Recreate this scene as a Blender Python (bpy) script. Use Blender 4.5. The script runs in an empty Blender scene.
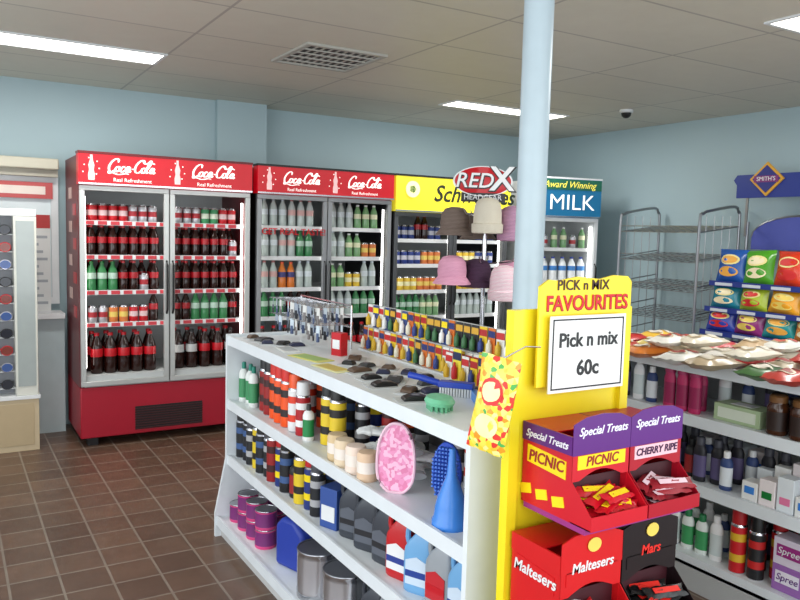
import bpy, math, random
from mathutils import Vector, Matrix, Euler
random.seed(7)
C=bpy.context.scene.collection
def lin(c):
    return tuple(((x/255)/12.92 if x/255<=.04045 else ((x/255+.055)/1.055)**2.4) for x in c)+(1,)
_m={}
def M(r,g,b,rough=.5,metal=0,emit=0,var=.06,bump=0,scale=12,spec=.5):
    k=(r,g,b,rough,metal,emit,var,bump,scale,spec)
    if k in _m: return _m[k]
    m=bpy.data.materials.new('surface_%d_%d_%d'%(r,g,b)); m.use_nodes=True
    nt=m.node_tree; p=nt.nodes['Principled BSDF']; c=lin((r,g,b))
    n=nt.nodes.new('ShaderNodeTexNoise'); n.inputs['Scale'].default_value=scale
    tc=nt.nodes.new('ShaderNodeTexCoord'); nt.links.new(tc.outputs['Object'],n.inputs['Vector'])
    mx=nt.nodes.new('ShaderNodeMix'); mx.data_type='RGBA'
    mx.inputs[6].default_value=tuple(x*(1-var) for x in c[:3])+(1,); mx.inputs[7].default_value=tuple(min(1,x*(1+var)) for x in c[:3])+(1,)
    nt.links.new(n.outputs['Fac'],mx.inputs[0]); nt.links.new(mx.outputs[2],p.inputs['Base Color'])
    p.inputs['Roughness'].default_value=rough; p.inputs['Metallic'].default_value=metal
    p.inputs['Specular IOR Level'].default_value=spec
    if emit:
        nt.links.new(mx.outputs[2],p.inputs['Emission Color']); p.inputs['Emission Strength'].default_value=emit
    if bump:
        b_=nt.nodes.new('ShaderNodeBump'); b_.inputs['Strength'].default_value=bump; b_.inputs['Distance'].default_value=.01
        nt.links.new(n.outputs['Fac'],b_.inputs['Height']); nt.links.new(b_.outputs[0],p.inputs['Normal'])
    _m[k]=m; return m
def speckle(cols,scale=30,rough=.35):
    k=('sp',tuple(cols),scale)
    if k in _m: return _m[k]
    m=bpy.data.materials.new('printed_pattern'); m.use_nodes=True; nt=m.node_tree; p=nt.nodes['Principled BSDF']
    v=nt.nodes.new('ShaderNodeTexVoronoi'); v.inputs['Scale'].default_value=scale
    tc=nt.nodes.new('ShaderNodeTexCoord'); nt.links.new(tc.outputs['Object'],v.inputs['Vector'])
    sp=nt.nodes.new('ShaderNodeSeparateColor'); nt.links.new(v.outputs['Color'],sp.inputs[0])
    r=nt.nodes.new('ShaderNodeValToRGB'); r.color_ramp.interpolation='CONSTANT'
    n=len(cols)
    while len(r.color_ramp.elements)<n: r.color_ramp.elements.new(.5)
    for i,c in enumerate(cols):
        r.color_ramp.elements[i].position=i/n; r.color_ramp.elements[i].color=lin(c)
    nt.links.new(sp.outputs[0],r.inputs[0]); nt.links.new(r.outputs[0],p.inputs['Base Color']); p.inputs['Roughness'].default_value=rough
    _m[k]=m; return m
class B:
    def __init__(s): s.v=[];s.f=[];s.m=[];s.mats=[]
    def mi(s,m):
        if m not in s.mats: s.mats.append(m)
        return s.mats.index(m)
    def add(s,vs,fs,m):
        o=len(s.v); s.v+=[tuple(x) for x in vs]; i=s.mi(m)
        for f in fs: s.f.append(tuple(o+a for a in f)); s.m.append(i)
        return s
    def box(s,x0,x1,y0,y1,z0,z1,m):
        return s.add([(x0,y0,z0),(x1,y0,z0),(x1,y1,z0),(x0,y1,z0),(x0,y0,z1),(x1,y0,z1),(x1,y1,z1),(x0,y1,z1)],
            [(0,3,2,1),(4,5,6,7),(0,1,5,4),(1,2,6,5),(2,3,7,6),(3,0,4,7)],m)
    def lathe(s,prof,mats,cx=0,cy=0,seg=16,sx=1,sy=1):
        o=len(s.v)
        for r,z in prof:
            for i in range(seg):
                a=2*math.pi*i/seg; s.v.append((cx+r*sx*math.cos(a),cy+r*sy*math.sin(a),z))
        for j in range(len(prof)-1):
            mm=s.mi(mats[j] if isinstance(mats,list) else mats)
            for i in range(seg):
                k=(i+1)%seg; s.f.append((o+j*seg+i,o+j*seg+k,o+(j+1)*seg+k,o+(j+1)*seg+i)); s.m.append(mm)
        if prof[0][0]>0: s.f.append(tuple(o+i for i in range(seg))[::-1]); s.m.append(s.mi(mats[0] if isinstance(mats,list) else mats))
        if prof[-1][0]>0: s.f.append(tuple(o+(len(prof)-1)*seg+i for i in range(seg))); s.m.append(s.mi(mats[-1] if isinstance(mats,list) else mats))
        return s
    def loft(s,secs,m,seg=24,e=.45):
        # sections (z, centre_y, half_y, half_x) of rounded-rectangle outline
        o=len(s.v); mm=s.mi(m)
        for z,cy,hy,hx in secs:
            for i in range(seg):
                a=2*math.pi*i/seg; c,q=math.cos(a),math.sin(a)
                s.v.append((hx*math.copysign(abs(c)**e,c),cy+hy*math.copysign(abs(q)**e,q),z))
        for j in range(len(secs)-1):
            for i in range(seg):
                k=(i+1)%seg; s.f.append((o+j*seg+i,o+j*seg+k,o+(j+1)*seg+k,o+(j+1)*seg+i)); s.m.append(mm)
        s.f.append(tuple(o+i for i in range(seg))[::-1]); s.m.append(mm)
        s.f.append(tuple(o+(len(secs)-1)*seg+i for i in range(seg))); s.m.append(mm)
        return s
    def tube(s,pts,r,m,seg=6,r2=None,flat=1):
        pts=[Vector(p) for p in pts]; o=len(s.v); n=len(pts)
        for j,p in enumerate(pts):
            t=(pts[min(j+1,n-1)]-pts[max(j-1,0)]).normalized()
            a=t.cross(Vector((0,0,1))) if abs(t.z)<.9 else t.cross(Vector((0,1,0)))
            a.normalize(); b=t.cross(a)
            rr=r if r2 is None else r+(r2-r)*j/(n-1)
            for i in range(seg):
                q=2*math.pi*i/seg; s.v.append(tuple(p+a*rr*math.cos(q)+b*rr*flat*math.sin(q)))
        mm=s.mi(m)
        for j in range(n-1):
            for i in range(seg):
                k=(i+1)%seg; s.f.append((o+j*seg+i,o+j*seg+k,o+(j+1)*seg+k,o+(j+1)*seg+i)); s.m.append(mm)
        s.f.append(tuple(o+i for i in range(seg))[::-1]); s.m.append(mm)
        s.f.append(tuple(o+(n-1)*seg+i for i in range(seg))); s.m.append(mm)
        return s
    def prism(s,poly,axis,a0,a1,m):
        def mk(p,a):
            if axis=='y': return (p[0],a,p[1])
            if axis=='x': return (a,p[0],p[1])
            return (p[0],p[1],a)
        n=len(poly)
        return s.add([mk(p,a0) for p in poly]+[mk(p,a1) for p in poly],[tuple(range(n)),tuple(range(2*n-1,n-1,-1))]+[(i,i+n,(i+1)%n+n,(i+1)%n) for i in range(n)],m)
    def make(s,name,parent=None,loc=(0,0,0),rot=(0,0,0),bevel=0,sub=0,**pr):
        me=bpy.data.meshes.new(name); me.from_pydata(s.v,[],s.f)
        for m in s.mats: me.materials.append(m)
        me.polygons.foreach_set('material_index',s.m)
        me.polygons.foreach_set('use_smooth',[True]*len(s.f))
        import bmesh
        bm=bmesh.new(); bm.from_mesh(me); bmesh.ops.recalc_face_normals(bm,faces=bm.faces); bm.to_mesh(me); bm.free()
        me.set_sharp_from_angle(angle=math.radians(38))
        ob=bpy.data.objects.new(name,me); C.objects.link(ob); ob.location=loc; ob.rotation_euler=rot
        if parent: ob.parent=parent
        if bevel:
            b=ob.modifiers.new('bevel','BEVEL'); b.width=bevel; b.segments=2; b.limit_method='ANGLE'
        for k,v in pr.items(): ob[k]=v
        return ob
def thing(name,label,cat,loc=(0,0,0),rz=0,group=None):
    e=bpy.data.objects.new(name,None); C.objects.link(e); e.location=loc; e.rotation_euler=(0,0,rz); e.empty_display_size=.05
    e['label']=label; e['category']=cat
    if group: e['group']=group
    return e
def dup(o,loc=None,rz=None,rot=None):
    n=o.copy(); C.objects.link(n)
    if loc is not None: n.location=loc
    if rz is not None: n.rotation_euler=(0,0,rz)
    if rot is not None: n.rotation_euler=rot
    for c in o.children:
        cc=c.copy(); C.objects.link(cc); cc.parent=n
        for g in c.children:
            gg=g.copy(); C.objects.link(gg); gg.parent=cc
    return n
_t={}
R90=math.pi/2
FY=(R90,0,0); FX=(R90,0,-R90)
def text(body,size,mat,parent,loc,rot=FY,shear=0,extr=.0008,align='CENTER',off=0,sx=1,name='lettering'):
    k=(body,size,shear,mat.name,align,off,extr)
    if k not in _t:
        cu=bpy.data.curves.new('t','FONT'); cu.body=body; cu.size=size; cu.shear=shear; cu.extrude=extr; cu.align_x=align; cu.align_y='CENTER'; cu.offset=off; cu.resolution_u=3
        cu.materials.append(mat)
        ob=bpy.data.objects.new('t',cu); C.objects.link(ob)
        dg=bpy.context.evaluated_depsgraph_get(); _t[k]=bpy.data.meshes.new_from_object(ob.evaluated_get(dg)); bpy.data.objects.remove(ob)
    o=bpy.data.objects.new(name,_t[k]); C.objects.link(o); o.parent=parent; o.location=loc; o.rotation_euler=rot; o.scale=(sx,1,1)
    return o
def smooth(pts,n=6):
    out=[]
    P=[pts[0]]+list(pts)+[pts[-1]]
    for i in range(1,len(P)-2):
        p0,p1,p2,p3=P[i-1],P[i],P[i+1],P[i+2]
        for j in range(n):
            t=j/n
            out.append(tuple(.5*((2*p1[k])+(-p0[k]+p2[k])*t+(2*p0[k]-5*p1[k]+4*p2[k]-p3[k])*t*t+(-p0[k]+3*p1[k]-3*p2[k]+p3[k])*t**3) for k in range(len(p1))))
    out.append(tuple(pts[-1])); return out
def ribbon(b,pts,w,m,y=0,taper=True):
    pts=smooth(pts); n=len(pts); L=[];Rr=[]
    for i,p in enumerate(pts):
        a=pts[max(i-1,0)];c=pts[min(i+1,n-1)]; dx,dz=c[0]-a[0],c[1]-a[1]; l=math.hypot(dx,dz) or 1
        ww=w*(.3+.7*abs(dz)/l) 
        if taper: ww*=.35+.65*min(1,3*math.sin(math.pi*(i+.5)/n))
        nx,nz=-dz/l*ww,dx/l*ww
        L.append((p[0]+nx,y,p[1]+nz));Rr.append((p[0]-nx,y,p[1]-nz))
    b.add(L+Rr,[(i,i+1,n+i+1,n+i) for i in range(n-1)],m)
def script_logo(parent,loc,width,mat):
    b=B(); s=width/8.0
    st=[]
    def Cc(o): return [(o+1.35,1.45),(o+1.3,1.9),(o+.95,2.02),(o+.45,1.6),(o+.15,.85),(o+.3,.15),(o+.75,.0),(o+1.25,.4)]
    def oo(o): return [(o+.35,.85),(o+.08,.6),(o+.08,.15),(o+.35,.0),(o+.62,.3),(o+.6,.7),(o+.35,.85)]
    def cc(o): return [(o+.55,.68),(o+.35,.86),(o+.06,.5),(o+.15,.05),(o+.45,.03),(o+.72,.3)]
    def aa(o): return [(o+.55,.8),(o+.3,.86),(o+.04,.45),(o+.17,.03),(o+.42,.2),(o+.6,.84),(o+.55,.25),(o+.68,.02),(o+.9,.25)]
    st+=[Cc(0),oo(1.15),cc(1.95),aa(2.7),[(3.6,.5),(4.0,.55)],Cc(3.95),oo(5.1),[(5.85,.3),(6.3,1.4),(6.32,2.0),(6.08,1.8),(5.92,.6),(6.02,.05),(6.3,.2)],aa(6.45)]
    st+=[[(.3,.15),(.35,-.25),(.9,-.2),(1.8,-.42),(2.8,-.25),(3.4,-.3)],[(4.95,2.0),(5.6,1.5),(6.2,1.75),(7.0,1.5)]]
    for i,p in enumerate(st):
        ribbon(b,[((x+.25*z)*s,z*s) for x,z in p],(.165 if i not in (4,9,10) else .2)*s,mat)
    return b.make('lettering',parent,loc)

# ---------- materials
WHITE=M(226,228,229,.4); OFFW=M(208,211,212,.5); CHROME=M(200,200,205,.2,1); STEEL=M(150,152,155,.3,.9)
BLACK=M(18,18,20,.4); RED=M(190,12,28,.35); DRED=M(100,12,20,.35); BLUE=M(25,60,170,.35); YEL=M(245,215,20,.4)
GREY=M(120,122,125,.5); COLA=M(38,14,10,.12); GREEN=M(20,120,50,.35); ORANGE=M(235,85,25,.35); PINK=M(225,120,160,.5)
PURP=M(90,25,120,.35); LBLUE=M(60,130,210,.35)
# ---------- structure
def wallmat():
    m=bpy.data.materials.new('painted_wall'); m.use_nodes=True; nt=m.node_tree; p=nt.nodes['Principled BSDF']
    n=nt.nodes.new('ShaderNodeTexNoise'); n.inputs['Scale'].default_value=1.2; n.inputs['Detail'].default_value=6
    tc=nt.nodes.new('ShaderNodeTexCoord'); nt.links.new(tc.outputs['Object'],n.inputs['Vector'])
    mx=nt.nodes.new('ShaderNodeMix'); mx.data_type='RGBA'; mx.inputs[6].default_value=lin((157,178,184)); mx.inputs[7].default_value=lin((165,186,192))
    nt.links.new(n.outputs['Fac'],mx.inputs[0]); nt.links.new(mx.outputs[2],p.inputs['Base Color']); p.inputs['Roughness'].default_value=.55
    return m
def gridmat(name,c1,c2,mort,bw,rh,ms,off,loc,rough,bump=.3,sm=.1,mixf=.35):
    m=bpy.data.materials.new(name); m.use_nodes=True; nt=m.node_tree; p=nt.nodes['Principled BSDF']
    tc=nt.nodes.new('ShaderNodeTexCoord'); mp=nt.nodes.new('ShaderNodeMapping'); mp.inputs['Location'].default_value=loc
    nt.links.new(tc.outputs['Object'],mp.inputs['Vector'])
    b=nt.nodes.new('ShaderNodeTexBrick'); b.offset=off; b.inputs['Scale'].default_value=1; b.inputs['Brick Width'].default_value=bw; b.inputs['Row Height'].default_value=rh
    b.inputs['Mortar Size'].default_value=ms; b.inputs['Mortar Smooth'].default_value=sm; b.inputs['Color1'].default_value=lin(c1); b.inputs['Color2'].default_value=lin(c2); b.inputs['Mortar'].default_value=lin(mort)
    nt.links.new(mp.outputs[0],b.inputs['Vector'])
    n=nt.nodes.new('ShaderNodeTexNoise'); n.inputs['Scale'].default_value=9; n.inputs['Detail'].default_value=5; nt.links.new(mp.outputs[0],n.inputs['Vector'])
    mx=nt.nodes.new('ShaderNodeMix'); mx.data_type='RGBA'; mx.blend_type='OVERLAY'; mx.inputs[0].default_value=mixf
    nt.links.new(b.outputs['Color'],mx.inputs[6]); nt.links.new(n.outputs['Fac'],mx.inputs[7]); nt.links.new(mx.outputs[2],p.inputs['Base Color'])
    p.inputs['Roughness'].default_value=rough
    bp=nt.nodes.new('ShaderNodeBump'); bp.inputs['Strength'].default_value=bump; bp.inputs['Distance'].default_value=.004; bp.invert=True
    nt.links.new(b.outputs['Fac'],bp.inputs['Height']); nt.links.new(bp.outputs[0],p.inputs['Normal'])
    return m
WALL=wallmat()
FLOOR=gridmat('quarry_tile',(106,82,66),(88,67,54),(128,116,104),.2,.2,.0055,0,(0,.05,0),.33,mixf=.3)
CEIL=gridmat('ceiling_tile',(194,188,173),(198,192,177),(158,152,142),1.2,.6,.008,0,(0,-4.83,0),.45,.2,mixf=.06)
def st(name,*a,mat=WALL):
    o=B().box(*a,mat).make(name); o['kind']='structure'; return o
st('floor',-1.6,5.8,-1.2,6.6,-.1,0,mat=FLOOR)
st('ceiling',-1.6,5.8,-1.2,6.6,2.611,2.7,mat=CEIL)
st('wall_left',-1.6,1.95,6.3,6.6,0,2.611)
st('trim_1',1.95,2.38,6.24,6.6,0,2.611)
st('wall_back',2.38,5.69,6.436,6.6,0,2.611)
st('wall_right',5.69,5.8,-1.2,6.6,0,2.611)
o=B().box(-.3,.74,6.27,6.3,.95,1.0,WHITE).box(-.3,.74,6.27,6.3,1.85,1.9,WHITE).box(.69,.74,6.27,6.3,1.0,1.85,WHITE).box(.3,.34,6.275,6.3,1.0,1.85,WHITE).box(-.3,.69,6.29,6.3,1.0,1.85,M(214,224,226,.15)).make('window_1'); o['kind']='structure'
# ---------- ceiling fittings
LIGHT=M(255,252,240,.5,0,7,0)
def lightpanel(x0,x1,y0,y1):
    t=thing('ceiling_light','long white fluorescent light panel recessed in the ceiling','ceiling light',((x0+x1)/2,(y0+y1)/2,2.611),group='recessed fluorescent lights')
    w=(x1-x0)/2;d=(y1-y0)/2
    B().box(-w,w,-d,d,-.006,0,LIGHT).make('diffuser',t)
    B().box(-w-.02,w+.02,-d-.02,-d,-.01,0,OFFW).box(-w-.02,w+.02,d,d+.02,-.01,0,OFFW).box(-w-.02,-w,-d,d,-.01,0,OFFW).box(w,w+.02,-d,d,-.01,0,OFFW).make('frame',t)
lightpanel(0,1.18,4.85,5.15); lightpanel(3.5,4.66,5.02,5.24); lightpanel(3.42,4.6,2.02,2.31)
t=thing('air_vent','square slatted metal air vent set in the ceiling','air vent',(2.03,4.3,2.611))
VG=M(165,163,155)
b=B().box(-.26,.26,-.28,-.25,-.014,0,VG).box(-.26,.26,.25,.28,-.014,0,VG).box(-.26,-.235,-.25,.25,-.014,0,VG).box(.235,.26,-.25,.25,-.014,0,VG); b.make('frame',t)
b=B().box(-.235,.235,-.25,.25,-.002,0,M(22,22,23))
for i in range(10):
    x=-.225+i*.048; b.box(x,x+.014,-.25,.25,-.006,-.003,VG)
for i in range(4):
    y=-.16+i*.105; b.box(-.235,.235,y,y+.01,-.013,-.006,VG)
b.make('slat_grille',t)
t=thing('dome_camera','small dark security dome on the ceiling','security camera',(4.83,4.5,2.611))
B().lathe([(.055,0),(.055,-.02),(.045,-.025)],OFFW).make('base',t); B().lathe([(.042,-.025),(.036,-.05),(.02,-.064),(0,-.068)],BLACK).make('dome',t)
# ---------- post
t=thing('support_post','round pale blue-white painted steel support post','post',(1.85,2.16,0))
B().lathe([(.054,0),(.054,2.61)],M(176,193,202,.35),seg=32).make('shaft',t)
B().lathe([(.09,0),(.09,.012),(.056,.014)],GREY,seg=24).make('base_plate',t)

# ---------- fridge contents
def bottle_mesh(h,r,liq,lab,cap,clear=None):
    liq2=clear or liq
    return B().lathe([(r*.85,0),(r,.01),(r*.96,h*.3),(r*.93,h*.36),(r*.98,h*.42),(r*.98,h*.62),(r*.8,h*.74),(r*.42,h*.88),(r*.38,h*.93),(r*.42,h*.93),(r*.42,h)],
        [liq,liq,liq,liq,lab,liq2,liq2,liq2,cap,cap],seg=12)
def can_mesh(h,r,col,band):
    return B().lathe([(r*.8,0),(r,.008),(r,h*.35),(r,h*.65),(r,h*.9),(r*.82,h*.985),(r*.82,h),(r*.76,h-.003),(0,h-.003)],[CHROME,col,band,col,CHROME,CHROME,CHROME,CHROME],seg=12)
kinds={}
def kind(k,name,label,cat,b,grp):
    o=b.make(name,None,(0,0,-10)); o['label']=label;o['category']=cat;o['group']=grp; kinds[k]=o
    return o
PALE=M(180,192,188,.15); LGREEN=M(120,165,115,.15)
kind('cola','soda_bottle','dark cola bottle with red label on a fridge shelf','bottle',bottle_mesh(.215,.034,COLA,M(165,15,28,.35),RED),'small cola bottles in the fridge')
kind('big','soda_bottle','large dark cola bottle with red label and cap','bottle',bottle_mesh(.29,.044,COLA,RED,RED),'large cola bottles in the fridge')
kind('bigblk','soda_bottle','large dark soda bottle with white and black label','bottle',bottle_mesh(.29,.044,COLA,M(200,200,200),BLACK),'large cola bottles in the fridge')
kind('lemon','soda_bottle','green lemonade bottle with pale label','bottle',bottle_mesh(.21,.034,M(60,130,80,.15),M(180,205,190),GREEN),'lemonade bottles in the fridge')
kind('orange','soda_bottle','orange soda bottle with orange cap','bottle',bottle_mesh(.21,.034,M(215,120,50,.15),M(60,60,120),ORANGE),'orange soda bottles in the fridge')
kind('water','water_bottle','pale clear water bottle with light label','bottle',bottle_mesh(.22,.033,PALE,M(205,214,218),M(190,200,210)),'water bottles in the fridge')
kind('pinkw','water_bottle','clear bottle with pale pink label','bottle',bottle_mesh(.22,.033,PALE,M(210,165,160),M(190,120,120)),'water bottles in the fridge')
kind('green','water_bottle','pale green drink bottle with pale label','bottle',bottle_mesh(.2,.033,LGREEN,M(225,225,190),M(220,220,220)),'pale drink bottles in the fridge')
kind('canred','drink_can','red and silver drink can on a fridge shelf','can',can_mesh(.125,.032,RED,M(220,190,190)),'drink cans in the fridge')
kind('cansil','drink_can','silver and red diet drink can','can',can_mesh(.125,.032,M(190,190,195,.3,.5),M(170,40,50)),'drink cans in the fridge')
kind('cangrn','drink_can','green lemonade drink can in fridge','can',can_mesh(.125,.032,M(60,140,90),M(210,220,200)),'drink cans in the fridge')
kind('canorg','drink_can','orange soft drink can in fridge','can',can_mesh(.125,.032,M(215,120,60),M(230,200,100)),'drink cans in the fridge')
kind('canyel','drink_can','yellow soft drink can in fridge','can',can_mesh(.125,.032,M(225,190,60),M(240,235,190)),'yellow drink cans in the fridge')
kind('canblu','drink_can','blue drink can with silver band','can',can_mesh(.125,.032,M(40,60,130),M(200,200,210)),'blue drink cans in the fridge')
kind('milk','milk_bottle','white plastic milk bottle with blue cap','bottle',bottle_mesh(.22,.042,M(235,238,240),M(60,130,200),BLUE),'milk bottles in the fridge')
def row(k,x0,x1,y,z,step,rows=1):
    n=int((x1-x0)/step)
    for i in range(n):
        x=x0+step*(i+.5)+(x1-x0-n*step)/2
        kk=k if isinstance(k,str) else k[(i*len(k))//n]
        dup(kinds[kk],(x,y,z),random.uniform(0,6))
# ---------- fridge builder
def door(t,x0,x1,z0,z1,fm,hinge):
    w=.035
    e=B().box(x0,x1,-.03,0,z0,z0+w,fm).box(x0,x1,-.03,0,z1-w,z1,fm).box(x0,x0+w,-.03,0,z0+w,z1-w,fm).box(x1-w,x1,-.03,0,z0+w,z1-w,fm).make('door',t,bevel=.003)
    hx=x1-w/2 if hinge=='l' else x0+w/2
    B().tube([(hx,-.03,z0+.5),(hx,-.055,z0+.53),(hx,-.055,z0+.85),(hx,-.03,z0+.88)],.008,BLACK).make('handle',e)
    return e
def fridge(name,label,x0,x1,yf,yb,side,fm,head_m,kick,shelves,nd=2,H=2.05,rz=0,hz=1.83,strip=None,inner=M(186,190,190),hproj=.03,lamp=6):
    t=thing(name,label,'fridge',(x0,yf,0),rz); w=x1-x0; d=yb-yf
    B().box(0,.03,.0,d,.42,H-.02,side).box(w-.03,w,.0,d,.42,H-.02,side).box(.03,w-.03,d-.03,d,.42,H-.02,inner).box(.03,w-.03,.05,d-.03,hz-.01,H-.02,inner).box(.03,w-.03,.0,d-.03,.42,.5,inner).make('body',t)
    if nd==2: B().box(w/2-.02,w/2+.02,.0,.03,.5,hz,fm).make('mullion',t)
    B().box(0,w,-.02,d,.06,.42,kick).make('base',t,bevel=.006)
    b=B().box(w*.3,w*.7,-.022,-.02,.09,.26,BLACK)
    for i in range(9): b.box(w*.3,w*.7,-.028,-.022,.095+i*.018,.104+i*.018,M(60,20,24))
    b.make('grille',t)
    for x in (.05,w-.12):
        for y_ in (.02,d-.1): B().box(x,x+.07,y_,y_+.08,0,.06,BLACK).make('foot',t)
    h=B().box(-.002,w+.002,-hproj-.02,.05,hz,H,head_m).box(-.006,w+.006,-hproj-.025,.05,H-.012,H+.004,side).box(-.002,w+.002,-hproj-.024,-hproj-.02,hz,hz+.012,CHROME).make('header',t)
    if nd==2:
        door(t,.005,w/2-.004,.43,hz-.005,fm,'l'); door(t,w/2+.004,w-.005,.43,hz-.005,fm,'r')
    else: door(t,.005,w-.005,.43,hz-.005,fm,'l')
    for z in shelves:
        if z>.53:
            b=B().box(.03,w-.03,.06,d-.04,z-.012,z,OFFW).box(.03,w-.03,.052,.06,z-.025,z+.008,WHITE)
            if strip:
                x=.05
                while x<w-.12:
                    b.box(x,x+.06,.049,.052,z-.022,z+.004,strip); x+=.085
            b.make('shelf',t)
    for x in ([.045,w-.045] if nd==1 else [.045,w/2,w-.045]):
        B().lathe([(.009,.55),(.009,hz-.08)],M(255,255,250,.5,0,lamp,0),cx=x,cy=.045,seg=8).make('lamp_tube',t)
    return t,h,w
REDL=M(186,10,28,.35,0,.38,.2,scale=4)
WL=M(250,245,240,.4,0,.6,0)
SH=[1.58,1.34,1.09,.86,.5]
t,h,w=fridge('drinks_fridge','tall red double-door drinks fridge with glass doors, stocked with cola',.783,2.002,5.594,6.2,DRED,M(190,192,190,.35,.4),REDL,M(165,14,40,.4),SH,strip=M(200,60,70),lamp=5)
for cx in (.35,.93):
    script_logo(h,(cx-.17,-.052,1.925),.35,WL); text('Real Refreshment',.036,WL,h,(cx+.0,-.052,1.868))
def fizz(h,x):
    b=B(); z=1.86
    b.prism([(x-.02,z),(x+.02,z),(x+.022,z+.04),(x+.015,z+.07),(x+.02,z+.1),(x+.008,z+.14),(x+.008,z+.17),(x-.008,z+.17),(x-.008,z+.14),(x-.02,z+.1),(x-.015,z+.07),(x-.022,z+.04)],'y',-.0525,-.052,M(235,190,190,.4,0,.4,0))
    for i in range(7):
        a=i*.9; r=.05+.01*(i%3); b.box(x+r*math.cos(a)-.004,x+r*math.cos(a)+.004,-.0525,-.052,z+.08+r*math.sin(a)-.004,z+.08+r*math.sin(a)+.004,WL)
    b.make('bottle_print',h)
fizz(h,.08);fizz(h,.66)
for i in range(8): B().box(-.002,0,.1+.2*(i%2),.24+.2*(i%2),.9+.12*i,.98+.12*i,M(220,190,180) if i%2 else RED).make('sticker',t)
y=5.594+.1
A=(.835,1.355);D=(1.425,1.95)
row(['canred','cansil'],*A,y,1.58,.068); row(['cansil','cangrn','canred'],*D,y,1.58,.068)
row('cola',*A,y,1.34,.072); row(['cola','cola','cola','cansil'],*D,y,1.34,.072)
row(['lemon','lemon','cola','cansil','cola'],*A,y,1.09,.072); row('cola',*D,y,1.09,.072)
row(['cansil','canorg','canred','cola'],*A,y,.86,.07); row(['cola','lemon','lemon','cola'],*D,y,.86,.072)
row('big',*A,y,.5,.092); row(['bigblk','big','big','bigblk'],*D,y,.5,.1)
for (a,b_) in (A,D):
    for z in (1.34,1.09): row('cola',a,b_,y+.09,z,.072)
    row('canred',a,b_,y+.09,1.58,.072)
    row('big',a,b_,y+.12,.5,.1)
t,h,w=fridge('drinks_fridge','red-topped double-door drinks fridge with dark frame beside the cola fridge',2.05,3.246,5.594,6.4,BLACK,M(150,152,155,.35,.4),REDL,M(60,12,20,.4),SH,inner=M(150,155,155),lamp=4)
for cx in (.36,.92):
    script_logo(h,(cx-.16,-.052,1.92),.34,WL); text('Real Refreshment',.034,WL,h,(cx+.0,-.052,1.868))
fizz(h,.09);fizz(h,.65)
text('GET REAL TASTE!',.07,M(205,25,35),t,(.31,-.034,1.54),name='window_decal',off=.0006)
A=(2.1,2.6);D=(2.69,3.2)
row(['water','pinkw'],*A,y,1.58,.078);row(['water','green'],*D,y,1.58,.078)
row(['water','pinkw','lemon'],*A,y,1.34,.075);row(['water','green','canorg'],*D,y,1.34,.075)
row(['pinkw','orange','water'],*A,y,1.09,.075);row(['green','canyel','water'],*D,y,1.09,.075)
row(['lemon','cola'],*A,y,.86,.075);row(['water','lemon'],*D,y,.86,.075);row('big',*A,y,.5,.1);row('big',*D,y,.5,.1)
YL=M(222,208,50,.35,0,.5,.3,scale=3)
t,h,w=fridge('drinks_fridge','double-door drinks fridge with bright yellow lit header',3.27,4.5,5.594,6.4,BLACK,M(90,92,95,.35,.4),YL,BLACK,[1.5,1.28,1.05,.82,.5],hz=1.74,lamp=5)
text('Schweppes',.2,M(25,35,20),h,(.82,-.052,1.9),shear=.3,off=.003)
B().lathe([(.0,0),(.07,0),(.07,.004),(0,.004)],M(235,235,170,.4,0,.6),seg=24).make('emblem',h,(.16,-.055,1.93),FY)
B().lathe([(.0,0),(.035,0),(.035,.002),(0,.002)],M(80,140,50),seg=5).make('emblem',h,(.16,-.057,1.93),FY)
A=(3.31,3.86);D=(3.91,4.45)
row(['canblu','cola','canblu'],*A,y,1.5,.07);row(['cola','canblu'],*D,y,1.5,.07)
row(['canblu','canorg'],*A,y,1.28,.07);row(['canyel','canblu'],*D,y,1.28,.07)
row(['canyel','canorg'],*A,y,1.05,.068);row('canyel',*D,y,1.05,.068)
row(['lemon','green'],*A,y,.82,.07);row('water',*D,y,.82,.075);row('cola',*A,y,.5,.075)
GB=M(20,95,135,.35,0,.4,.3,scale=3)
t,h,w=fridge('milk_fridge','white upright milk fridge with blue lit header beside the corner',4.62,5.30,5.36,5.95,WHITE,WHITE,GB,WHITE,[1.45,1.15,.85,.5],nd=1,H=2.1,rz=math.radians(-12),hz=1.74,lamp=5)
B().box(0,w,-.054,-.052,1.99,2.085,M(25,90,70,.35,0,.3,.3)).make('header_band',h)
text('Award Winning',.085,M(240,225,90,.4,0,.5),h,(w/2,-.056,2.035),shear=.3)
text('MILK',.2,WL,h,(w/2+.03,-.054,1.87),off=-.001,sx=1.12)
R_=Matrix.Rotation(math.radians(-12),4,'Z')
for z,k in ((1.45,'green'),(1.15,'milk'),(.85,'milk'),(.5,'milk')):
    for i in range(6):
        p=R_@Vector((.09+i*.1,.11,z)); dup(kinds[k if (i+int(z*10))%3 else 'cansil' if z>1.3 else 'milk'],(4.62+p.x,5.36+p.y,z),0)

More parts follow.
